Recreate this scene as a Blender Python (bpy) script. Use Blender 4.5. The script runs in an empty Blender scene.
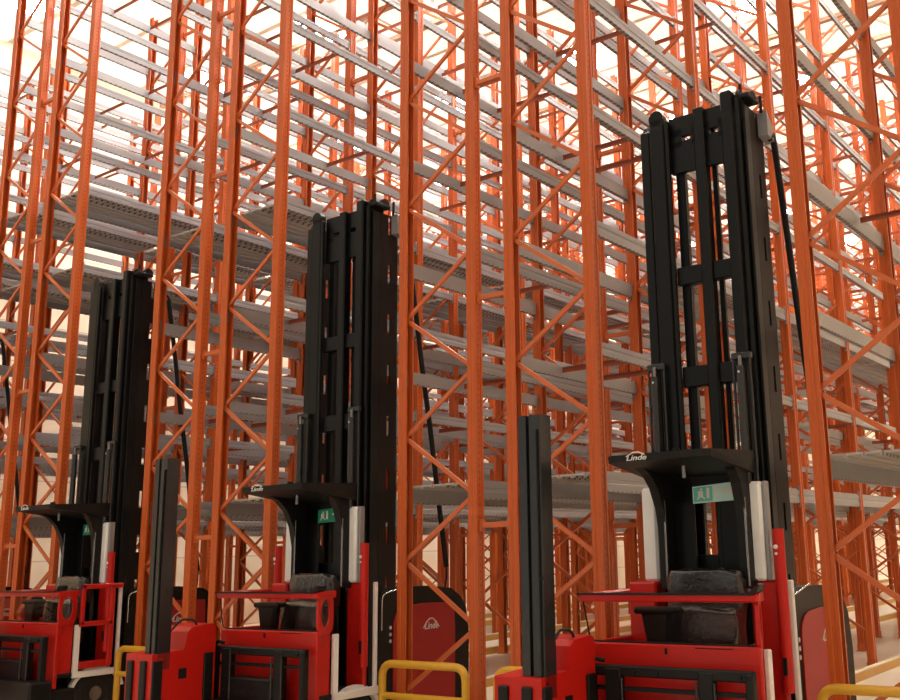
import bpy, math, random
from mathutils import Vector, Matrix, noise
random.seed(7)
SC = bpy.context.scene
COL = SC.collection
PI = math.pi

# ------------------------------------------------------------ materials
MATS = {}
def mat(name, color, rough=.5, metal=0., spec=.5, noise_amt=0., noise_scale=8., coat=0., bump=0., emit=None, estr=0., transmission=0., alpha=1.):
    m = bpy.data.materials.new(name); m.use_nodes = True
    nt = m.node_tree; b = nt.nodes['Principled BSDF']
    b.inputs['Base Color'].default_value = (*color, 1)
    b.inputs['Roughness'].default_value = rough
    b.inputs['Metallic'].default_value = metal
    b.inputs['Specular IOR Level'].default_value = spec
    b.inputs['Coat Weight'].default_value = coat
    b.inputs['Coat Roughness'].default_value = .15
    if transmission: b.inputs['Transmission Weight'].default_value = transmission
    if alpha < 1: b.inputs['Alpha'].default_value = alpha
    if emit:
        b.inputs['Emission Color'].default_value = (*emit, 1); b.inputs['Emission Strength'].default_value = estr
    tc = nt.nodes.new('ShaderNodeTexCoord')
    if noise_amt:
        n = nt.nodes.new('ShaderNodeTexNoise'); n.inputs['Scale'].default_value = noise_scale; n.inputs['Detail'].default_value = 4
        nt.links.new(tc.outputs['Object'], n.inputs['Vector'])
        r = nt.nodes.new('ShaderNodeMapRange'); r.inputs['To Min'].default_value = 1-noise_amt; r.inputs['To Max'].default_value = 1+noise_amt
        nt.links.new(n.outputs['Fac'], r.inputs['Value'])
        v = nt.nodes.new('ShaderNodeVectorMath'); v.operation = 'SCALE'; v.inputs[0].default_value = color
        nt.links.new(r.outputs['Result'], v.inputs['Scale']); nt.links.new(v.outputs['Vector'], b.inputs['Base Color'])
    if bump:
        n2 = nt.nodes.new('ShaderNodeTexNoise'); n2.inputs['Scale'].default_value = noise_scale*3
        nt.links.new(tc.outputs['Object'], n2.inputs['Vector'])
        bp = nt.nodes.new('ShaderNodeBump'); bp.inputs['Strength'].default_value = bump; bp.inputs['Distance'].default_value = .02
        nt.links.new(n2.outputs['Fac'], bp.inputs['Height']); nt.links.new(bp.outputs['Normal'], b.inputs['Normal'])
    MATS[name] = m
    return m

def holes(m, base, dark, axis, pitch, duty, cross, c0, c1):
    """rows of punched holes repeating along one axis, in a band on the cross axis (object space)"""
    nt = m.node_tree; b = nt.nodes['Principled BSDF']
    tc = nt.nodes.new('ShaderNodeTexCoord'); s = nt.nodes.new('ShaderNodeSeparateXYZ'); nt.links.new(tc.outputs['Object'], s.inputs[0])
    def M(op, a, bb=None):
        n = nt.nodes.new('ShaderNodeMath'); n.operation = op
        for i, v in enumerate((a, bb)):
            if v is None: continue
            if isinstance(v, (int, float)): n.inputs[i].default_value = v
            else: nt.links.new(v, n.inputs[i])
        return n.outputs[0]
    fr = M('FRACT', M('ADD', M('DIVIDE', s.outputs[axis], pitch), 500.0))
    h = M('LESS_THAN', fr, duty)
    a = M('GREATER_THAN', s.outputs[cross], c0); c = M('LESS_THAN', s.outputs[cross], c1)
    f = M('MULTIPLY', h, M('MULTIPLY', a, c))
    mx = nt.nodes.new('ShaderNodeMix'); mx.data_type = 'RGBA'
    src = b.inputs['Base Color'].links[0].from_socket if b.inputs['Base Color'].links else None
    if src: nt.links.new(src, mx.inputs['A'])
    else: mx.inputs['A'].default_value = (*base, 1)
    mx.inputs['B'].default_value = (*dark, 1)
    nt.links.new(f, mx.inputs['Factor']); nt.links.new(mx.outputs['Result'], b.inputs['Base Color'])

ORANGE = (.58, .112, .020)
mat('orange_post', ORANGE, .33, spec=.35, noise_amt=.08, noise_scale=3, coat=.08)
holes(MATS['orange_post'], ORANGE, (.30, .05, .012), 'Z', .075, .32, 'Y', -.008, .008)
mat('orange_paint', (.62, .135, .030), .36, noise_amt=.08, noise_scale=5, coat=.2)
mat('bar_orange', (.34, .07, .025), .4, noise_amt=.1)
mat('beam_grey', (.33, .33, .345), .38, metal=.25, noise_amt=.12, noise_scale=2)
holes(MATS['beam_grey'], (.3, .3, .3), (.16, .14, .13), 'Y', .1, .35, 'Z', -.17, -.145)
mat('deck_grey', (.47, .445, .43), .5, metal=.15, noise_amt=.14, noise_scale=2.5)
holes(MATS['deck_grey'], (.3, .3, .3), (.09, .07, .06), 'Y', .11, .3, 'X', .5, 2)
mat('mast_black', (.004, .0045, .005), .36, spec=.26, noise_amt=.25, noise_scale=3)
mat('mast_brown', (.011, .007, .006), .45, spec=.2, noise_amt=.2, noise_scale=3)
mat('black_plastic', (.007, .007, .0075), .5, spec=.3, noise_amt=.2, noise_scale=9, bump=.1)
mat('truck_red', (.56, .013, .008), .36, spec=.3, coat=.12, noise_amt=.06, noise_scale=4)
mat('cover_red', (.42, .014, .014), .45, spec=.3, coat=.05, noise_amt=.08, noise_scale=4)
mat('white_paint', (.93, .93, .93), .45, noise_amt=.04)
mat('logo_white', (.85, .83, .8), .5)
mat('chrome', (.7, .7, .7), .18, metal=1.)
mat('steel_rod', (.25, .25, .26), .25, metal=.9)
mat('rubber', (.012, .012, .013), .7, bump=.2, noise_scale=20)
mat('wrap_plastic', (.014, .013, .014), .14, coat=.9, noise_scale=7, bump=1.)
mat('tube_black', (.02, .021, .023), .2, spec=.6)
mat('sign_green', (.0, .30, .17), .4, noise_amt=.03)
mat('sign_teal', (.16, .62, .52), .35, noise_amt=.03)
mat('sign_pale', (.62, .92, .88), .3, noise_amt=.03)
mat('yellow_paint', (.76, .42, .03), .4, noise_amt=.08, noise_scale=10, coat=.2)
mat('rail_ochre', (.60, .33, .07), .5, noise_amt=.12)
mat('rail_lit_cream', (.74, .62, .42), .5, noise_amt=.1)  # light reflecting off the top of the ochre rail, put into the colour
mat('wall_cream', (.86, .76, .61), .8, noise_amt=.05, noise_scale=.4)
mat('ceiling_cream', (.80, .72, .60), .8, noise_amt=.05, noise_scale=.4)
mat('roof_steel', (.5, .34, .24), .6, noise_amt=.1)
mat('skylight', (.9, .9, .88), .6, emit=(1., .89, .73), estr=.62)
mat('added_glow', (.9, .9, .88), .6, emit=(1., .95, .88), estr=66.)  # glow of the panels added over the aisles
m = mat('acrylic', (.95, .8, .75), .03, transmission=1.)
m.node_tree.nodes['Principled BSDF'].inputs['IOR'].default_value = 1.1
mat('floor_epoxy', (.76, .68, .54), .32, noise_amt=.1, noise_scale=.8)
holes(MATS['wall_cream'], (.8, .7, .56), (.60, .50, .38), 'Z', 1.1, .03, 'X', -900, 900)

# ------------------------------------------------------------ mesh builder
class MB:
    def __init__(s): s.v = []; s.f = []; s.sm = []
    def add(s, vs, fs, smooth=False):
        n = len(s.v); s.v += [tuple(v) for v in vs]
        for f in fs: s.f.append(tuple(i+n for i in f)); s.sm.append(smooth)
        return s
    def box(s, x0, x1, y0, y1, z0, z1):
        vs = [(x, y, z) for z in (z0, z1) for y in (y0, y1) for x in (x0, x1)]
        return s.add(vs, [(0, 2, 3, 1), (4, 5, 7, 6), (0, 1, 5, 4), (2, 6, 7, 3), (0, 4, 6, 2), (1, 3, 7, 5)])
    def bbox(s, x0, x1, y0, y1, z0, z1, c=.01):
        """box with chamfered edges"""
        X = (x0, x1); Y = (y0, y1); Z = (z0, z1); vs = []; idx = {}
        for i in (0, 1):
            for j in (0, 1):
                for k in (0, 1):
                    sx = 1-2*i; sy = 1-2*j; sz = 1-2*k
                    for a in range(3):
                        p = [X[i]+sx*c, Y[j]+sy*c, Z[k]+sz*c]; p[a] = (X[i], Y[j], Z[k])[a]
                        idx[(i, j, k, a)] = len(vs); vs.append(p)
        fs = []
        for a in range(3):
            b, d = (a+1) % 3, (a+2) % 3
            for e in (0, 1):
                q = []
                for (p, r) in ((0, 0), (1, 0), (1, 1), (0, 1)):
                    t = [0, 0, 0]; t[a] = e; t[b] = p; t[d] = r; q.append(idx[(*t, a)])
                fs.append(q if e else q[::-1])
            for p in (0, 1):
                for r in (0, 1):
                    t0 = [0, 0, 0]; t0[b] = p; t0[d] = r; t1 = list(t0); t1[a] = 1
                    q = [idx[(*t0, b)], idx[(*t1, b)], idx[(*t1, d)], idx[(*t0, d)]]
                    fs.append(q if (p == r) else q[::-1])
        for i in (0, 1):
            for j in (0, 1):
                for k in (0, 1):
                    q = [idx[(i, j, k, 0)], idx[(i, j, k, 1)], idx[(i, j, k, 2)]]
                    fs.append(q if (i+j+k) % 2 == 1 else q[::-1])
        return s.add(vs, fs)
    def prism(s, poly, axis, a0, a1):
        """closed polygon in the two other axes (in x,y,z order), extruded along axis"""
        n = len(poly); vs = []
        for a in (a0, a1):
            for p in poly:
                q = list(p); q.insert('xyz'.index(axis), a); vs.append(q)
        fs = [tuple(range(n)), tuple(range(2*n-1, n-1, -1))]
        fs += [(i, i+n, (i+1) % n+n, (i+1) % n) for i in range(n)]
        return s.add(vs, fs)
    def tube(s, pts, r, n=8, caps=True):
        pts = [Vector(p) for p in pts]; rings = []; ref = None
        for i, p in enumerate(pts):
            t = (pts[min(i+1, len(pts)-1)]-pts[max(i-1, 0)]).normalized()
            if ref is None:
                ref = Vector((0, 0, 1)) if abs(t.z) < .9 else Vector((1, 0, 0))
            u = (ref-t*ref.dot(t)).normalized(); ref = u; w = t.cross(u)
            rings.append([p+r*(math.cos(2*PI*k/n)*u+math.sin(2*PI*k/n)*w) for k in range(n)])
        vs = [v for rg in rings for v in rg]
        fs = [(i*n+k, i*n+(k+1) % n, (i+1)*n+(k+1) % n, (i+1)*n+k) for i in range(len(pts)-1) for k in range(n)]
        s.add(vs, fs, True)
        if caps:
            s.add(rings[0], [tuple(range(n-1, -1, -1))]); s.add(rings[-1], [tuple(range(n))])
        return s
    def bar(s, a, b, w, h, up=(0, 1, 0)):
        """rectangular bar between two points"""
        a = Vector(a); b = Vector(b); t = (b-a).normalized(); up = Vector(up)
        u = (up-t*up.dot(t)).normalized()*h/2; v = t.cross(u).normalized()*w/2
        vs = [p+i*u+j*v for p in (a, b) for (i, j) in ((-1, -1), (1, -1), (1, 1), (-1, 1))]
        return s.add(vs, [(3, 2, 1, 0), (4, 5, 6, 7)]+[(i, (i+1) % 4, (i+1) % 4+4, i+4) for i in range(4)])
    def disc(s, c, r, y0, y1, axis='x', n=28):
        poly = [(c[0]+r*math.cos(2*PI*k/n), c[1]+r*math.sin(2*PI*k/n)) for k in range(n)]
        return s.prism(poly, axis, y0, y1)
    def mesh(s, name, m):
        me = bpy.data.meshes.new(name); me.from_pydata(s.v, [], s.f); me.update()
        me.polygons.foreach_set('use_smooth', s.sm)
        me.materials.append(MATS[m] if isinstance(m, str) else m); 
        import bmesh
        bm = bmesh.new(); bm.from_mesh(me); bmesh.ops.recalc_face_normals(bm, faces=bm.faces); bm.to_mesh(me); bm.free()
        return me

def link(name, me, parent=None, loc=(0, 0, 0), **props):
    o = bpy.data.objects.new(name, me); COL.objects.link(o); o.location = loc
    if parent: o.parent = parent
    for k, v in props.items(): o[k] = v
    return o
def thing(name, label, cat, loc=(0, 0, 0), group=None):
    o = bpy.data.objects.new(name, None); COL.objects.link(o); o.location = loc; o.empty_display_size = .2
    o['label'] = label; o['category'] = cat
    if group: o['group'] = group
    return o
def dup_tree(o, parent=None):
    c = o.copy(); COL.objects.link(c)
    if parent: c.parent = parent
    for ch in o.children: dup_tree(ch, c)
    return c
def text_mesh(txt, size, m, shear=.25, depth=.002):
    cu = bpy.data.curves.new('lettering', 'FONT'); cu.body = txt; cu.size = size; cu.shear = shear; cu.extrude = depth
    cu.align_x = 'CENTER'; cu.align_y = 'CENTER'; cu.offset = size*.012
    o = bpy.data.objects.new('lettering', cu); COL.objects.link(o)
    bpy.context.view_layer.update()
    me = bpy.data.meshes.new_from_object(o.evaluated_get(bpy.context.evaluated_depsgraph_get()))
    bpy.data.objects.remove(o); bpy.data.curves.remove(cu)
    me.materials.clear(); me.materials.append(MATS[m])
    return me

# ------------------------------------------------------------ plan of the place (metres)
FD, GAP, AISLE = 1.10, .573, 2.453          # frame depth, gap in a double rack, aisle
PITCH = 2*FD+GAP+AISLE
BAY = 2.92
HT = 14.2
LEVELS = [3.0+1.42*k for k in range(8)]
NB = 1.4874                                  # vertical pitch of the brace nodes
N0 = .62                                     # first node height on the aisle-side post

# ------------------------------------------------------------ room
XL, XR, YB, YF, ZC = -11.6, 24.0, 56.0, -16.0, 17.0
b = MB(); b.box(XL-.3, XR+.3, YF, YB+.3, -.2, 0); link('floor', b.mesh('floor', 'floor_epoxy'), kind='structure')
b = MB(); b.box(XL-.3, XL, YF, YB+.3, 0, ZC+.3); link('wall_left', b.mesh('wall_left', 'wall_cream'), kind='structure')
b = MB(); b.box(XL, XR, YB, YB+.3, 0, ZC+.3); link('wall_back', b.mesh('wall_back', 'wall_cream'), kind='structure')
b = MB(); b.box(XR, XR+.3, YF, YB+.3, 0, ZC+.3); link('wall_right', b.mesh('wall_right', 'wall_cream'), kind='structure')
# ceiling: opaque ribs with daylight sheets between, their glow added to brighten the ceiling
b = MB(); sk = []
y = YF
while y < YB:
    b.box(XL, XR, y-.08, y+.08, ZC, ZC+.2); sk.append((y+.08, y+1.92)); y += 2.0
link('ceiling', b.mesh('ceiling', 'ceiling_cream'), kind='structure')
b = MB()
for i, (a, c) in enumerate(sk): b.box(XL, XR, a, c, ZC, ZC+.1)
link('window_1', b.mesh('roof_daylight', 'skylight'), kind='structure')
b = MB()
for k in range(9):
    yy = -7+k*8.0
    b.box(XL, XR, yy-.08, yy+.08, ZC-.2, ZC-.08); b.box(XL, XR, yy-.07, yy+.07, ZC-1.25, ZC-1.12)
    n = 26; w = (XR-XL)/n
    for j in range(n):
        za, zb = (ZC-.15, ZC-1.2) if j % 2 else (ZC-1.2, ZC-.15)
        b.bar((XL+j*w, yy, za), (XL+(j+1)*w, yy, zb), .06, .06)
link('trim_1', b.mesh('roof_trusses', 'roof_steel'), kind='structure')

GLOWX = [-9.2, -4.0, 1.226, 6.453, 11.68]
# ------------------------------------------------------------ pallet racks
def post_profile(s):
    # C section opening towards the frame inside; s=+1 web on the +x side. (x,y) local, with a pressed groove in the flanges
    w, d, t = .066, .066, .006
    p = [(s*w, -d*.55), (s*(w-.010), -d*.5), (s*(w-.010), d*.5), (s*w, d*.55), (s*w, d), (s*.02, d), (s*.012, d-.007), (s*-.02, d-.007), (s*-.028, d), (-s*w, d),
         (-s*w, d-.022), (-s*(w-t), d-.022), (-s*(w-t), d-t), (-s*.03, d-t), (-s*.02, d-t-.006), (s*.012, d-t-.006), (s*.02, d-t), (s*(w-.018), d-t),
         (s*(w-.018), -d+t), (s*.02, -d+t), (s*.012, -d+t+.006), (-s*.02, -d+t+.006), (-s*.03, -d+t), (-s*(w-t), -d+t), (-s*(w-t), -d+.022), (-s*w, -d+.022),
         (-s*w, -d), (-s*.028, -d), (-s*.02, -d+.007), (s*.012, -d+.007), (s*.02, -d), (s*w, -d)]
    return p
post_me = {}
for s in (-1, 1):
    b = MB(); b.prism(post_profile(s), 'z', .012, HT); post_me[s] = b.mesh('upright_post', 'orange_post')
b = MB(); b.bbox(-.1, .1, -.09, .09, 0, .012, .003); b.box(-.075, .075, -.075, -.064, .012, .14); b.box(-.075, .075, .064, .075, .012, .14)
for i in (-1, 1):
    b.disc((i*.085, 0), .012, .012, .03, 'z', 8)
base_me = b.mesh('base_plate', 'orange_paint')
# braces: 'L' = node on the left post low, climbing right;   placed at z offset
def brace_geo(b, xa, za, xb, zb, y=0., y2=None):
    a = Vector((xa, y, za)); c = Vector((xb, y, zb)); d = (c-a).normalized(); up = Vector((0, 1, 0))
    n = d.cross(up)*.022
    for k in (-1, 1):
        b.bar(a+n*k, c+n*k, .004, .034, up=(0, 1, 0))
    b.bar(a+Vector((0, -.017, 0)), c+Vector((0, -.017, 0)), .044, .004, up=(0, 1, 0))
b = MB(); brace_geo(b, .03, 0, FD-.03, NB/2-.03); brace_up = b.mesh('diagonal_brace', 'orange_paint')
b = MB(); brace_geo(b, .03, NB/2-.03, FD-.03, 0); brace_dn = b.mesh('diagonal_brace', 'orange_paint')
b = MB()
BH = .155
prof = [(-.027, 0), (.0, 0), (.0, -.018), (.027, -.018), (.027, -.06), (.021, -.066), (.021, -.09), (.027, -.096), (.027, -BH), (-.027, -BH)]
def beam_geo(b, s, x=0, y=0, z=0):
    pf = [(x+s*p, z+q) for p, q in prof]
    b.prism(pf, 'y', y+.066, y+BAY-.066)
    for yy in (.05, BAY-.09): b.box(x+min(s*.0, s*.034), x+max(s*.0, s*.034), y+yy, y+yy+.04, z-.2, z+.03)
beam_me = {}
for s in (-1, 1):
    b = MB(); beam_geo(b, s); beam_me[s] = b.mesh('cross_beam', 'beam_grey')
b = MB(); b.box(.03, FD-.03, -.02, .02, -.045, -.005); b.box(.03, FD-.03, -.02, -.014, -.075, -.005)
sup_me = b.mesh('support_bar', 'bar_orange')
b = MB(); n = 6; w = (FD-.06)/n
for k in range(n):
    x0 = .03+k*w
    b.prism([(x0+.008, -.008), (x0+w-.008, -.008), (x0+w-.008, -.05), (x0+w-.022, -.05), (x0+w-.022, -.03), (x0+.022, -.03), (x0+.022, -.05), (x0+.008, -.05)], 'y', .07, BAY-.07)
deck_me = b.mesh('deck_panel', 'deck_grey')
b = MB(); b.bbox(.072, GAP-.066, -.025, .025, -.03, .03, .004); b.box(.072, .1, -.035, .035, -.07, .07); b.box(GAP-.1, GAP-.066, -.035, .035, -.07, .07)
spacer_me = b.mesh('row_spacer', 'orange_paint')

def rack(x0, nbay, side, label, decks, spacers):
    """one single-depth run; x0 is its left post line; side 12 = aisle on its left, 34 = aisle on its right"""
    root = thing('pallet_rack', label, 'pallet rack', (x0, 0, 0), 'rows of orange pallet racking')
    for k in range(nbay+1):
        for s, x in ((-1, 0), (1, FD)):
            p = link('upright_post', post_me[s], root, (x, k*BAY, 0))
            link('base_plate', base_me, p)
    # braces: frame by frame from the front; nodes at N0+k*NB on the aisle-side post
    spots = []
    for k in range(nbay+1):
        z = N0-NB/2; j = 0
        while z < HT-.8:
            if z > -.1:
                # aisle-side node low at even j
                up = (j % 2 == 1)      # climbing away from the aisle-side post
                if side == 34: up = not up
                spots.append((k, z, up))
            z += NB/2; j += 1
    rest = MB()
    for i, (k, z, up) in enumerate(spots):
        if i < 100: link('diagonal_brace', brace_up if up else brace_dn, root, (0, k*BAY+random.uniform(-.01, .01), z))
        else:
            za, zb = (z, z+NB/2-.03) if up else (z+NB/2-.03, z)
            rest.bar((.03, k*BAY, za), (FD-.03, k*BAY, zb), .044, .034)
    if rest.v: link('diagonal_brace', rest.mesh('brace_rest', 'orange_paint'), root, kind='stuff')
    spots = [(k, z) for k in range(nbay) for z in LEVELS]
    rest = MB(); cnt = 0
    for k, z in spots:
        for s, x in ((-1, -.02), (1, FD+.02)):
            sz = 1.45 if z == LEVELS[0] else (1.25 if z == LEVELS[2] else 1)
            if cnt < 100: link('cross_beam', beam_me[s], root, (x, k*BAY, z)).scale = (1, 1, sz); cnt += 1
            else: beam_geo(rest, s, x, k*BAY, z)
    if rest.v: link('cross_beam', rest.mesh('beam_rest', 'beam_grey'), root, kind='stuff')
    rest = MB(); cnt = 0
    for k, z in spots:
        if LEVELS.index(z) in decks: continue
        for fy in (.36, .64):
            if random.random() < .35: continue
            yy = (k+fy)*BAY+random.uniform(-.1, .1)
            if cnt < 100: link('support_bar', sup_me, root, (0, yy, z-.03)); cnt += 1
            else: rest.box(.03, FD-.03, yy-.02, yy+.02, z-.075, z-.035)
    if rest.v: link('support_bar', rest.mesh('bar_rest', 'bar_orange'), root, kind='stuff')
    for k in range(nbay):
        for d in decks:
            if d == 2 and k == 0: continue
            link('deck_panel', deck_me, root, (0, k*BAY, LEVELS[d]))
    if spacers:
        for k in range(nbay+1):
            for z in (2.48, 5.16, 7.95, 10.7, 13.4):
                link('row_spacer', spacer_me, root, (-GAP, k*BAY, z))
    return root
XC = {'D': 12.9, 'C': 7.68, 'B': 2.453, 'A': -2.773, 'Z': -2.773-PITCH, 'Y': -2.773-2*PITCH}
X12 = XC; X34 = {k: v+FD+GAP for k, v in XC.items()}
rack(X12['D'], 5, 12, 'orange pallet rack at the right edge, just right of the nearest lift truck', [0], False)
rack(X34['C'], 12, 34, 'orange pallet rack whose end post stands just left of the nearest truck mast', [0, 2], True)
rack(X12['C'], 12, 12, 'orange pallet rack whose left end post touches the mast of the middle lift truck', [0], False)
rack(X34['B'], 16, 34, 'orange pallet rack whose end post stands just left of the middle truck mast', [0, 3], True)
rack(X12['B'], 16, 12, 'orange pallet rack whose end post covers the right edge of the left truck mast', [0, 3], False)
rack(X34['A'], 16, 34, 'orange pallet rack whose end post stands just left of the left truck mast', [0, 3, 4], True)
rack(X12['A'], 16, 12, 'orange pallet rack with its front posts at the left edge of the view', [0, 3, 4], False)
rack(X34['Z'], 15, 34, 'orange pallet rack beyond the leftmost front posts, run facing the leftmost truck', [0, 4], True)
rack(X12['Z'], 15, 12, 'far orange pallet rack standing closest to the cream left wall', [0, 4], False)

# glowing panels added at the roof in place of aisle lamps, brighter than the sheets
b = MB()
for x in GLOWX:
    for k in range(8): b.box(x-.45, x+.45, 2.2+k*6, 3.8+k*6, ZC-.03, ZC+.02)
link('added_roof_glow', b.mesh('added_glow_panels', 'added_glow'), kind='structure')

# floor guide rails along both sides of each aisle
def guide(x, nb, label):
    t = thing('guide_rail', label, 'guide rail', (x, .35, 0), 'steel guide rails along the aisles')
    L = nb*BAY
    b = MB(); b.box(-.045, .045, 0, L, 0, .13); link('rail_side', b.mesh('rail_side', 'rail_ochre'), t)
    b = MB(); b.bbox(-.05, .05, 0, L, .13, .155, .006); link('rail_top', b.mesh('rail_top', 'rail_lit_cream'), t)
for r, nb, a in (('C', 12, 'behind the nearest lift truck'), ('B', 16, 'behind the middle lift truck'), ('A', 16, 'behind the left lift truck'), ('Z', 15, 'behind the truck cut by the left edge')):
    guide(X34[r]+FD+.2, nb, 'ochre floor guide rail, left side of aisle '+a)
    guide(X34[r]+FD+AISLE-.2, 5 if r == 'C' else nb, 'ochre floor guide rail, right side of aisle '+a)

# ------------------------------------------------------------ yellow end guards
def rounded(pts, r, n=6):
    out = [Vector(pts[0])]
    for i in range(1, len(pts)-1):
        p = Vector(pts[i]); a = (Vector(pts[i-1])-p).normalized(); c = (Vector(pts[i+1])-p).normalized()
        for k in range(n+1):
            t = k/n; out.append((1-t)**2*(p+a*r)+2*t*(1-t)*p+t*t*(p+c*r))
    out.append(Vector(pts[-1])); return out
def guard(x, label):
    t = thing('guard_rail', label, 'guard rail', (x-.07, -.3, 0), 'yellow guard rails at the rack ends')
    W = FD+.14
    b = MB(); b.tube(rounded([(0, 0, .012), (0, 0, .95), (W, 0, .95), (W, 0, .012)], .16), .045, 12); link('hoop', b.mesh('hoop', 'yellow_paint'), t)
    b = MB(); b.tube([(.03, 0, .6), (W-.03, 0, .6)], .038, 10); link('crossbar', b.mesh('crossbar', 'yellow_paint'), t)
    for xx in (0, W):
        b = MB(); b.bbox(xx-.1, xx+.1, -.1, .1, 0, .014, .004)
        for i in (-.07, .07):
            for j in (-.07, .07): b.disc((xx+i, j), .012, .014, .026, 'z', 8)
        link('foot_plate', b.mesh('foot_plate', 'yellow_paint'), t)
guard(X12['D'], 'yellow tubular guard rail at the bottom right corner, in front of the rightmost rack')
guard(X34['C'], 'yellow tubular guard rail half hidden behind the slim front mast of the nearest lift truck')
guard(X12['C'], 'yellow two-bar guard rail in front of the middle truck red battery cover')
guard(X34['B'], 'yellow guard rail behind the front carriage of the middle lift truck')
guard(X12['B'], 'yellow two-bar guard rail right of the left truck wheel, beside the slim black mast')
guard(X34['A'], 'yellow guard rail behind the front of the left lift truck')
guard(X12['A'], 'yellow guard rail at the far left rack end, behind the lift truck')

# ------------------------------------------------------------ order-picker lift truck
def P(root, name, m, b, parent=None, **kw): return link(name, b.mesh(name, m), parent or root, **kw)

def make_truck():
    t = thing('lift_truck', 'x', 'lift truck')
    # chassis behind the mast
    b = MB()
    prof = [(.0, .16), (.0, 1.66), (.05, 1.74), (.12, 1.78), (.9, 1.77), (1.36, 1.72), (1.56, 1.6), (1.66, 1.46), (1.72, 1.1), (1.70, .62), (1.66, .2), (1.2, .16)]
    b.prism(prof, 'x', -.56, .80)
    P(t, 'chassis', 'mast_brown', b)
    for s in (0, 1):
        b = MB(); n = 8
        arc = [(.24, .26), (.24, 1.34), (.27, 1.43), (.34, 1.50), (.46, 1.54), (.8, 1.56), (1.39, 1.54), (1.41, 1.2), (1.40, .26)]
        if s: b.prism(arc, 'x', .795, .818)
        else: b.prism(arc, 'x', -.578, -.555)
        bc = P(t, 'battery_cover', 'cover_red', b)
        lm = text_mesh('Linde', .12, 'logo_white')
        lo = link('logo', lm, bc, (.821 if s else -.581, .93, 1.27)); lo.rotation_euler = (PI/2, 0, PI/2 if s else -PI/2); lo['label'] = 'white script logo under a small arch'
        b = MB(); xx = .821 if s else -.581
        pts = [(xx, .78, 1.25), (xx, .84, 1.32), (xx, .90, 1.36), (xx, .96, 1.36), (xx, 1.02, 1.32), (xx, 1.08, 1.25)]
        b.tube(pts, .008, 6); P(t, 'logo_arch', 'logo_white', b, bc)
    for z in (1.30, 1.22, 1.14):
        b = MB(); b.disc((.2, z), .022, .80, .806, 'x', 12); P(t, 'vent_hole', 'logo_white', b)
    b = MB(); b.tube(rounded([(.83, .02, 1.28), (.83, .02, 1.7), (.83, .5, 1.80)], .08), .009, 6); P(t, 'handrail', 'chrome', b)
    # base and wheels
    b = MB(); b.bbox(-.70, .98, -1.30, -.80, .1, .46, .03); b.bbox(-.74, 1.02, -1.50, -1.17, .1, .60, .03); b.bbox(-.60, .74, -.8, .02, .14, .6, .02); P(t, 'base_frame', 'black_plastic', b)
    for (wx, wy, r, w) in ((.72, -.42, .33, .18), (-.62, -.42, .33, .18), (.66, 1.3, .2, .14), (-.5, 1.3, .2, .14)):
        b = MB(); n = 28; cz = r+.0
        def ring(rr, xx): return [(xx, wy+rr*math.cos(2*PI*k/n), cz+rr*math.sin(2*PI*k/n)) for k in range(n)]
        seq = [(0.3*r, 0), (.62*r, 0), (.66*r, -.02), (.94*r, -.0), (r, .02), (r, w-.02), (.94*r, w), (.62*r, w-.02), (.3*r, w)]
        s = 1 if wx > 0 else -1
        vs = []
        for rr, d in seq: vs += ring(rr, wx+s*(w/2-d))
        fs = [(i*n+k, i*n+(k+1) % n, (i+1)*n+(k+1) % n, (i+1)*n+k) for i in range(len(seq)-1) for k in range(n)]
        fs += [tuple(range(n)), tuple(range((len(seq)-1)*n, len(seq)*n))]
        b.add(vs, fs); wh = P(t, 'wheel', 'rubber', b)
        b = MB(); b.disc((wy, cz), .3*r, wx+s*(w/2), wx+s*(w/2+.02), 'x', 16); P(t, 'hub', 'steel_rod', b, wh)
    for s in (0, 1):
        b = MB(); cx, x0, x1 = -.42, (.8, .86) if s else (-.72, -.66), None
        xa, xb = cx and x0
        outer = [(cx+.43*math.cos(a), .34+.37*math.sin(a)) for a in [PI*(.06+k*.88/14) for k in range(15)]]
        inner = [(cx+.37*math.cos(a), .34+.32*math.sin(a)) for a in [PI*(.06+k*.88/14) for k in range(15)]][::-1]
        b.prism(outer+inner, 'x', xa, xb); P(t, 'wheel_arch', 'white_paint', b)
    # mast
    z0 = .55
    def channel(name, x0, x1, top, y0=-.2, y1=-.02, m='mast_black', c=.012):
        b = MB(); b.bbox(x0, x1, y0, y1, z0, top, c); return P(t, name, m, b)
    channel('outer_mast_channel', -.42, -.31, 6.56, -.2, -.03)
    channel('outer_mast_channel', .735, .765, 6.60, -.13, .0, c=.006)
    channel('outer_mast_channel', .68, .725, 6.66, -.19, .1, c=.008)
    b = MB(); b.bbox(-.29, -.11, -.24, -.15, z0, 6.66, .02); b.disc((-.2, 6.66), .085, -.24, -.15, 'y', 20); P(t, 'middle_mast_channel', 'mast_black', b)
    b = MB(); b.bbox(-.10, -.06, -.25, -.20, z0, 6.60, .008); P(t, 'mast_rib', 'mast_black', b)
    b = MB(); b.bbox(-.055, .045, -.12, -.04, z0, 6.5, .01); P(t, 'inner_mast_channel', 'mast_black', b)
    b = MB(); b.bbox(.225, .34, -.235, -.1, z0, 6.66, .015); P(t, 'centre_rail', 'mast_black', b)
    b = MB(); b.bbox(.35, .40, -.1, -.04, z0, 6.5, .01); P(t, 'inner_mast_channel', 'mast_black', b)
    b = MB(); b.bbox(.54, .665, -.24, .0, z0, 6.75, .018); P(t, 'middle_mast_channel', 'mast_black', b)
    # cross members with slots at the top
    b = MB(); b.box(-.08, .56, -.17, -.11, 6.42, 6.64); b.box(-.08, .56, -.17, -.11, 6.02, 6.36); b.box(-.08, .06, -.17, -.11, 6.3, 6.5); b.box(.17, .38, -.17, -.11, 6.3, 6.5); b.box(.48, .56, -.17, -.11, 6.3, 6.5)
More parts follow.
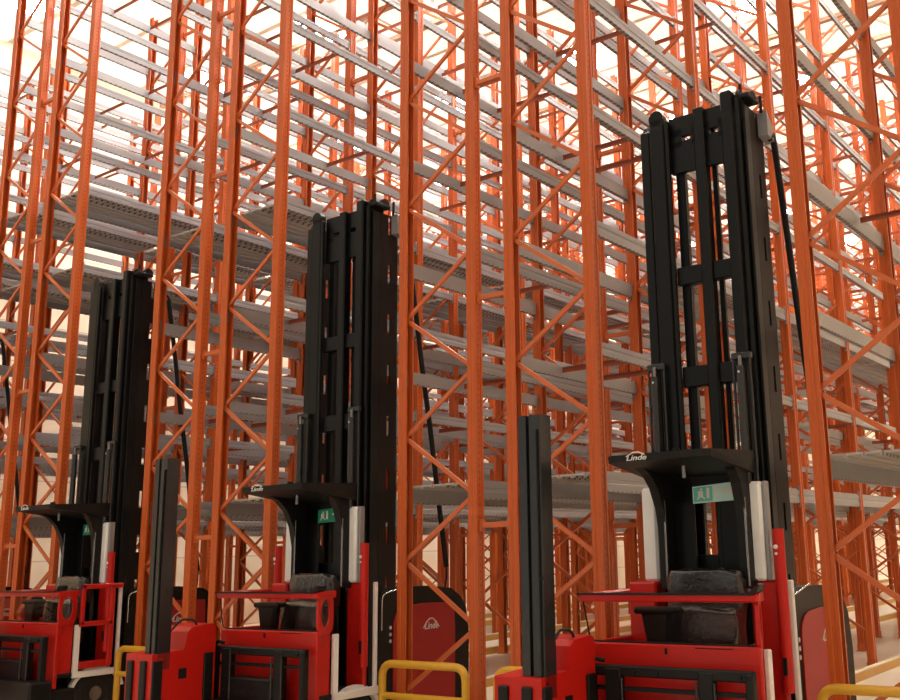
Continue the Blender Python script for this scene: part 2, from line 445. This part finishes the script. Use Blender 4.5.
    P(t, 'mast_crosshead', 'mast_black', b)
    for za, zb in ((4.80, 4.99), (3.74, 3.95), (1.9, 2.1)):
        b = MB(); b.bbox(-.07, .55, -.19, -.08, za, zb, .01); P(t, 'mast_cross_member', 'mast_black', b)
    # side plates with slots
    for (xa, xb, nm) in ((.748, .765, 0), (-.422, -.405, 1)):
        b = MB(); b.box(xa, xb, .0, .14, z0, 6.6); b.box(xa, xb, .19, .32, z0, 6.6)
        z = z0
        zz = [1.1+.67*k for k in range(9)]
        for q in zz:
            b.box(xa, xb, .14, .19, z, q-.13); z = q+.13
        b.box(xa, xb, .14, .19, z, 6.6)
        P(t, 'side_plate', 'mast_brown', b)
    b = MB(); b.bbox(.70, .748, .28, .32, z0, 6.6, .01); P(t, 'rear_mast_channel', 'mast_black', b)
    b = MB(); b.bbox(-.40, -.36, .28, .32, z0, 6.5, .01); P(t, 'rear_mast_channel', 'mast_black', b)
    # top fittings
    b = MB(); b.disc((-.1, 6.7), .07, .69, .73, 'x', 18); b.disc((.05, 6.72), .08, .76, .80, 'x', 18); b.bbox(.67, .83, -.16, .12, 6.66, 6.71, .01); b.tube([(.70, -.05, 6.7), (.70, -.05, 6.86)], .02, 8); b.tube([(.82, .18, 6.6), (.82, .18, 6.78)], .018, 8)
    P(t, 'pulley_bracket', 'black_plastic', b)
    b = MB(); b.prism([(.2, 6.35), (.2, 6.62), (.34, 6.50), (.40, 6.32)], 'x', .765, .87); P(t, 'hose_bracket', 'beam_grey', b)
    b = MB(); b.disc((-.1, 6.60), .045, -.40, -.36, 'x', 16); b.bbox(-.41, -.35, -.16, .1, 6.55, 6.60, .01); P(t, 'pulley_bracket', 'black_plastic', b)
    # hydraulic cylinders
    for xc in (-.31, .62):
        b = MB(); b.tube([(xc, -.33, 1.86), (xc, -.33, 3.86)], .04, 14); cyl = P(t, 'lift_cylinder', 'tube_black', b)
        b = MB(); b.tube([(xc, -.33, 3.86), (xc, -.33, 3.96)], .02, 12); P(t, 'cylinder_rod', 'steel_rod', b, cyl)
        b = MB(); b.disc((xc, 3.80), .012, -.375, -.365, 'y', 10); P(t, 'bolt', 'chrome', b, cyl)
        b = MB()
        for d in (-.085, .085): b.tube([(xc+d, -.29, 1.86), (xc+d, -.29, 3.96)], .014, 8)
        b.bbox(xc-.1, xc+.1, -.31, -.25, 3.93, 4.0, .01); P(t, 'guide_tube', 'tube_black', b, cyl)
    # hose from the mast top down to the chassis
    b = MB()
    pts = [(.84, .30, 6.34), (.85, .36, 6.40), (.85, .41, 6.32), (.85, .45, 6.1), (.85, .6, 5.3), (.85, .72, 4.6), (.85, .88, 3.8), (.85, 1.02, 3.0), (.85, 1.2, 2.0)]
    b.tube(pts, .035, 10); P(t, 'hose_guide', 'black_plastic', b)
    b = MB(); b.tube([(.85, 1.2, 2.0), (.83, 1.22, 1.85), (.78, 1.24, 1.7)], .012, 8); P(t, 'cable', 'rubber', b)
    # cab
    b = MB()
    b.bbox(-.66, .9, -1.15, -.25, .60, .66, .01); P(t, 'cab_floor', 'black_plastic', b)
    b = MB(); b.bbox(-.68, .99, -1.16, -1.10, .48, 1.36, .012); b.bbox(.80, .87, -1.12, -.84, .62, 1.36, .012)
    fw = P(t, 'front_panel', 'truck_red', b)
    b = MB(); b.tube([(.12, -1.165, 1.28), (.12, -1.165, 1.33)], .012, 8); b.box(.4, .75, -1.164, -1.16, 1.335, 1.342); P(t, 'latch', 'black_plastic', b, fw)
    b = MB(); b.prism([(-.68, 1.36), (.95, 1.36), (1.0, 1.74), (-.73, 1.74)], 'y', -1.137, -1.131); P(t, 'windscreen', 'acrylic', b)
    b = MB(); b.tube(rounded([(-.73, -1.14, 1.72), (-.66, -1.14, 1.37), (.93, -1.14, 1.37)], .07), .008, 6); P(t, 'windscreen_seal', 'black_plastic', b)
    b = MB(); b.bbox(-.75, 1.0, -1.18, -1.10, 1.715, 1.79, .015); b.bbox(-.75, -.67, -1.12, -.3, 1.715, 1.79, .015); b.prism([(.92, -1.12), (1.0, -1.14), (.90, -.80), (.83, -.80)], 'z', 1.715, 1.79)
    P(t, 'top_rail', 'truck_red', b)
    b = MB(); b.prism([(-.76, 1.79), (.9, 1.79), (.97, 1.82), (1.02, 1.87), (1.03, 1.86), (1.0, 1.80), (.94, 1.775), (-.76, 1.775)], 'y', -1.2, -1.06); P(t, 'rail_cap', 'black_plastic', b)
    # corner piece with an oval opening on the door side
    b = MB(); n = 24; vs = []
    for xx in (.96, .995):
        for k in range(n):
            a = 2*PI*k/n; ca, sa = math.cos(a), math.sin(a); q = .5
            vs.append((xx-.35*(.17*math.copysign(abs(ca)**q, ca)+.17), -.98+.17*math.copysign(abs(ca)**q, ca), 1.54+.22*math.copysign(abs(sa)**q, sa)))
        for k in range(n):
            a = 2*PI*k/n; vs.append((xx-.35*(.105*math.cos(a)+.165), -.985+.105*math.cos(a), 1.55+.155*math.sin(a)))
    fs = []
    for k in range(n):
        k2 = (k+1) % n
        fs += [(k, k2, n+k2, n+k), (2*n+k, 3*n+k, 3*n+k2, 2*n+k2), (k, 2*n+k, 2*n+k2, k2), (n+k, n+k2, 3*n+k2, 3*n+k)]
    b.add(vs, fs)
    P(t, 'corner_guard', 'truck_red', b)
    b = MB(); b.bbox(-.68, -.62, -1.12, -.3, .6, 1.36, .01); P(t, 'side_panel', 'truck_red', b)
    b = MB(); b.bbox(.875, .925, -.84, -.76, .60, 1.31, .01); b.bbox(.875, .925, -.84, -.12, .58, .67, .01); b.bbox(.875, .925, -.19, -.14, .60, 1.86, .01)
    P(t, 'door_frame', 'white_paint', b)
    for (xa, xb, yf) in ((.56, .865, -.31), (-.64, -.34, -.46)):
        b = MB(); b.bbox(xa, xb, yf, -.245, .66, 1.86, .02); P(t, 'rear_panel', 'truck_red', b)
    for (xa, xb) in ((.57, .745), (-.515, -.35)):
        b = MB(); b.bbox(xa, xb, -.36, -.245, 1.86, 2.76, .025); P(t, 'white_panel', 'white_paint', b)
    b = MB(); b.bbox(.75, .79, -.33, -.245, 1.86, 2.76, .008); P(t, 'panel_edge', 'beam_grey', b)
    for xc in (.885, -.645):
        b = MB(); b.tube([(xc, -.34, .9), (xc, -.34, 2.32)], .052, 14); bp = P(t, 'grab_post', 'truck_red', b)
        b = MB(); b.disc((xc-.01, 2.16), .02, -.402, -.392, 'y', 12); b.disc((xc-.01, 2.10), .012, -.402, -.392, 'y', 12); P(t, 'button', 'logo_white', b, bp)
        b = MB(); b.bbox(xc-.02, xc+.02, -.40, -.385, 1.05, 1.2, .005); P(t, 'latch', 'black_plastic', b, bp)
    # overhead guard
    b = MB()
    top = [(-.36, -1.17), (.58, -1.17), (.64, -1.12), (.70, -.30), (-.46, -.30), (-.42, -1.12)]
    vs = [(x, y, 3.02 if y < -1 else 3.05) for x, y in top]+[(x*.98, y, 2.955 if y < -1 else 2.84) for x, y in top]
    n = len(top)
    b.add(vs, [tuple(range(n)), tuple(range(2*n-1, n-1, -1))]+[(i, (i+1) % n, (i+1) % n+n, i+n) for i in range(n)])
    og = P(t, 'overhead_guard', 'black_plastic', b)
    lm = text_mesh('Linde', .08, 'logo_white'); lo = link('logo', lm, og, (-.09, -1.173, 2.985)); lo.rotation_euler = (PI/2, 0, 0); lo.scale = (1.2, .85, 1)
    b = MB(); b.tube([(-.19, -1.175, 3.0), (-.12, -1.175, 3.035), (-.06, -1.175, 3.035), (.0, -1.175, 3.01)], .006, 6); P(t, 'logo_arch', 'logo_white', b, og)
    b = MB(); b.disc((.2, -.8), .02, 2.80, 2.93, 'z', 12); P(t, 'roof_light', 'steel_rod', b, og)
    b = MB(); b.disc((.18, -.9), .035, 3.03, 3.07, 'z', 12); P(t, 'roof_knob', 'black_plastic', b, og)
    for (xa, xb, k) in ((-.28, -.19, .8), (.54, .64, .45)):
        b = MB(); b.prism([(-.28, 2.9), (-.45-.6*k, 2.94), (-.45-.36*k, 2.86), (-.45-.2*k, 2.74), (-.45-.07*k, 2.55), (-.45, 2.3), (-.45, 1.8), (-.39, 1.8), (-.28, 1.8)], 'x', xa, xb); P(t, 'guard_bracket', 'black_plastic', b)
        b = MB(); b.tube([(xb-.01, -.465, 1.82), (xb-.01, -.465, 2.62)], .014, 8); P(t, 'grab_handle', 'steel_rod', b)
    b = MB(); b.bbox(-.19, .03, -.29, -.26, 1.82, 2.8, .008); b.bbox(.30, .50, -.29, -.26, 1.82, 2.8, .008); b.box(-.3, .56, -.29, -.26, 2.60, 2.84); P(t, 'cab_back', 'mast_black', b)
    # reflection of an exit sign, built as a coloured panel behind the operator
    b = MB(); b.prism([(.03, 2.585), (.53, 2.60), (.52, 2.775), (.03, 2.745)], 'y', -.305, -.292); sg = P(t, 'exit_sign_reflection', 'sign_green', b, label='green panel standing in for a reflected exit sign, with white symbols')
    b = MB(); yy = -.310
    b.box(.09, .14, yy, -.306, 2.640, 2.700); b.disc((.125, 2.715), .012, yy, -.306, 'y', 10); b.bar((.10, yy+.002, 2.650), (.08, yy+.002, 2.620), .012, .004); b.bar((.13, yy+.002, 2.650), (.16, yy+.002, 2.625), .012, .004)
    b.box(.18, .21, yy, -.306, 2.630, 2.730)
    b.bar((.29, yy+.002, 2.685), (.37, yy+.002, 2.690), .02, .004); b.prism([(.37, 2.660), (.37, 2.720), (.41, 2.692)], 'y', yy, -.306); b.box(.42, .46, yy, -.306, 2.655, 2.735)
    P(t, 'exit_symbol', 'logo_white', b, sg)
    # seat wrapped in plastic and console
    def blob(x0, x1, y0, y1, z0, z1, amp, fr, seed, n=14):
        b = MB(); vs = []; fs = []
        cx, cy, cz = (x0+x1)/2, (y0+y1)/2, (z0+z1)/2
        nu, nv = n*2, n
        for j in range(nv+1):
            for i in range(nu):
                th = PI*j/nv; ph = 2*PI*i/nu
                d = Vector((math.sin(th)*math.cos(ph), math.sin(th)*math.sin(ph), math.cos(th)))
                e = .35
                q = Vector([math.copysign(abs(c)**e, c) if abs(c) > 1e-6 else 0 for c in d])
                k = 1+amp*noise.noise((q*fr)+Vector((seed, seed, 0)))+amp*.5*noise.noise(q*fr*2.7+Vector((seed, 0, 0)))
                vs.append((cx+q.x*(x1-x0)/2*k, cy+q.y*(y1-y0)/2*k, cz+q.z*(z1-z0)/2*k))
        for j in range(nv):
            for i in range(nu): fs.append((j*nu+i, j*nu+(i+1) % nu, (j+1)*nu+(i+1) % nu, (j+1)*nu+i))
        b.add(vs, fs, True); return b
    st = P(t, 'seat', 'black_plastic', blob(-.14, .58, -.95, -.45, 1.02, 1.24, .05, 1.5, 3))
    P(t, 'seat_wrap', 'wrap_plastic', blob(-.10, .62, -.80, -.50, 1.22, 1.66, .10, 2.4, 5, 20), label='crumpled black plastic wrapping')
    P(t, 'backrest', 'wrap_plastic', blob(-.16, .60, -.60, -.42, 1.55, 1.98, .10, 3.0, 9, 20), label='backrest under shiny crumpled plastic film')
    b = MB(); b.bbox(-.28, .16, -1.02, -.86, 1.60, 1.66, .02); b.prism([(-.14, 1.3), (.02, 1.3), (.05, 1.6), (-.20, 1.6)], 'y', -1.0, -.88); P(t, 'console', 'black_plastic', b)
    # fork carriage in front of the cab
    b = MB(); yy0, yy1 = -1.34, -1.26
    b.bbox(-.62, .99, yy0, yy1, 1.10, 1.19, .012); b.box(-.58, .96, yy0+.02, yy1-.01, .98, 1.015); b.bbox(-.62, .99, yy0, yy1, .46, .58, .012)
    for xa, xb in ((-.62, -.52), (-.40, -.24), (.50, .64), (.92, .99)): b.bbox(xa, xb, yy0-.01, yy1, .3, 1.17, .012)
    fr = P(t, 'carriage_frame', 'black_plastic', b)
    b = MB(); b.bbox(-.24, .50, -1.36, -1.20, .56, .86, .02); P(t, 'carriage_box', 'black_plastic', b)
    b = MB()
    for x in (-.22, .49, .655): b.tube([(x, -1.36, .4), (x, -1.36, 1.09)], .012, 8)
    P(t, 'carriage_rod', 'tube_black', b, fr)
    b = MB()
    for x in (-.55, -.1, .12, .88): b.tube([(x, -1.36, 1.14), (x, -1.33, 1.14)], .014, 8)
    b.tube([(-.56, -1.32, 1.19), (-.5, -1.32, 1.24), (-.42, -1.30, 1.22)], .02, 8)
    P(t, 'bolt', 'black_plastic', b, fr)
    # turret head with slim mast
    b = MB(); b.prism([(-2.2, .3), (-1.38, .3), (-1.38, 1.42), (-1.44, 1.45), (-1.70, 1.43), (-1.76, 1.38), (-1.80, 1.19), (-2.2, 1.17)], 'x', -.95, -.47); th = P(t, 'turret_head', 'truck_red', b)
    b = MB(); b.bbox(-.47, -.44, -1.54, -1.42, .3, 1.13, .008); b.bbox(-.47, -.44, -2.2, -2.08, .3, 1.1, .008); b.bbox(-.66, -.56, -2.23, -2.19, .3, 1.1, .01); b.box(-.47, -.462, -1.86, -1.76, .88, .99); b.bbox(-.90, -.80, -2.23, -2.19, .3, 1.1, .01); P(t, 'turret_slide', 'black_plastic', b, th)
    b = MB()
    b.prism([(-.70, -2.14), (-.62, -2.14), (-.62, -2.10), (-.585, -2.10), (-.585, -2.14), (-.47, -2.14), (-.47, -1.98), (-.51, -1.98), (-.51, -2.07), (-.66, -2.07), (-.66, -1.98), (-.70, -1.98)], 'z', 1.0, 3.33)
    am = P(t, 'auxiliary_mast', 'tube_black', b)
    b = MB(); b.tube([(-.555, -2.05, 1.1), (-.555, -2.05, 3.26)], .03, 12); P(t, 'auxiliary_cylinder', 'mast_black', b, am)
    b = MB(); b.tube([(-.50, -2.15, 1.1), (-.50, -2.15, 3.2)], .010, 6); b.box(-.51, -.465, -2.16, -2.14, 1.95, 1.97); P(t, 'auxiliary_pipe', 'mast_black', b, am)
    b = MB(); b.tube(rounded([(-.55, -1.95, 1.38), (-.55, -1.80, 1.52), (-.55, -1.62, 1.5), (-.55, -1.58, 1.42)], .05), .013, 8); P(t, 'hose_loop', 'rubber', b, th)
    return t

OFF = [11.675, 6.455, 1.225, -4.0]
t1 = make_truck()
copies = [dup_tree(t1) for _ in range(3)]
trucks = [t1]+copies
labs = ['red and black lift truck nearest the camera, light showing through its tall mast',
        'red and black lift truck in the middle, a green exit sign reflection under its roof',
        'lift truck on the left with a red gate across its white door frame',
        'lift truck at the left edge, mostly out of view, its black hose guide showing']
for tr, x, l in zip(trucks, OFF, labs):
    tr.location = (x, 0, 0); tr['label'] = l; tr['group'] = 'lift trucks parked in the aisle mouths'
# nearest truck: paler sign reflection, washed-out tone put into its colours
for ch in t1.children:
    if ch.name.startswith('exit_sign_reflection'):
        ch.data = ch.data.copy(); ch.data.materials[0] = MATS['sign_pale']; ch['label'] = 'pale green panel standing in for a reflected exit sign, with white symbols'
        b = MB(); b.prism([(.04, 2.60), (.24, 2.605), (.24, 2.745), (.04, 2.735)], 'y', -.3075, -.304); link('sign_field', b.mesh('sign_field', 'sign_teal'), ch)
        bm = text_mesh('K', .12, 'logo_white', 0); 
bm = text_mesh('K', .10, 'logo_white', 0); ko = link('bag_mark', bm, t1, (-.02, -.835, 1.56)); ko.rotation_euler = (PI/2, 0, 0)
# only the middle truck has a second red post, on the left of its cab
for tr in (trucks[0], trucks[2], trucks[3]):
    for ch in list(tr.children):
        if ch.name.startswith('grab_post') and min(v.co.x for v in ch.data.vertices) < 0:
            for g in list(ch.children): bpy.data.objects.remove(g)
            bpy.data.objects.remove(ch)
# gate across the door of the left truck
b = MB(); b.bbox(.92, .97, -.80, -.74, 1.30, 1.87, .01); b.bbox(.92, .97, -.80, -.16, 1.80, 1.87, .01); b.bbox(.92, .97, -.80, -.3, 1.28, 1.35, .01); b.bbox(.92, .97, -.36, -.28, .72, 1.84, .01); b.bbox(.9, .95, -.76, -.28, .70, .80, .01)
link('door_gate', b.mesh('door_gate', 'truck_red'), trucks[2])

# ------------------------------------------------------------ camera
yaw, pitch, roll = -.5945, .2077, -.027
cyw, syw, cp, sp = math.cos(yaw), math.sin(yaw), math.cos(pitch), math.sin(pitch)
f = Vector((syw*cp, cyw*cp, sp)); r = Vector((cyw, -syw, 0)); u = r.cross(f)
r2 = math.cos(roll)*r+math.sin(roll)*u; u2 = -math.sin(roll)*r+math.cos(roll)*u
cam = bpy.data.cameras.new('camera'); co = bpy.data.objects.new('camera', cam); COL.objects.link(co)
mw = Matrix((r2, u2, -f)).transposed().to_4x4(); mw.translation = Vector((16.0615, -9.0631, 2.2)); co.matrix_world = mw
cam.sensor_width = 36; cam.lens = 990.65/900*36
cam.shift_x = -(554.42-450)/900; cam.shift_y = -(350-339.36)/900
cam.clip_end = 300; SC.camera = co

# ------------------------------------------------------------ light
w = bpy.data.worlds.new('world'); SC.world = w; w.use_nodes = True
bg = w.node_tree.nodes['Background']; bg.inputs[0].default_value = (1., .91, .79, 1); bg.inputs[1].default_value = .38
SC.view_settings.view_transform = 'Standard'; SC.view_settings.look = 'None'; SC.view_settings.gamma = 1
SC.view_settings.use_curve_mapping = False
SC.view_settings.exposure = 0.46
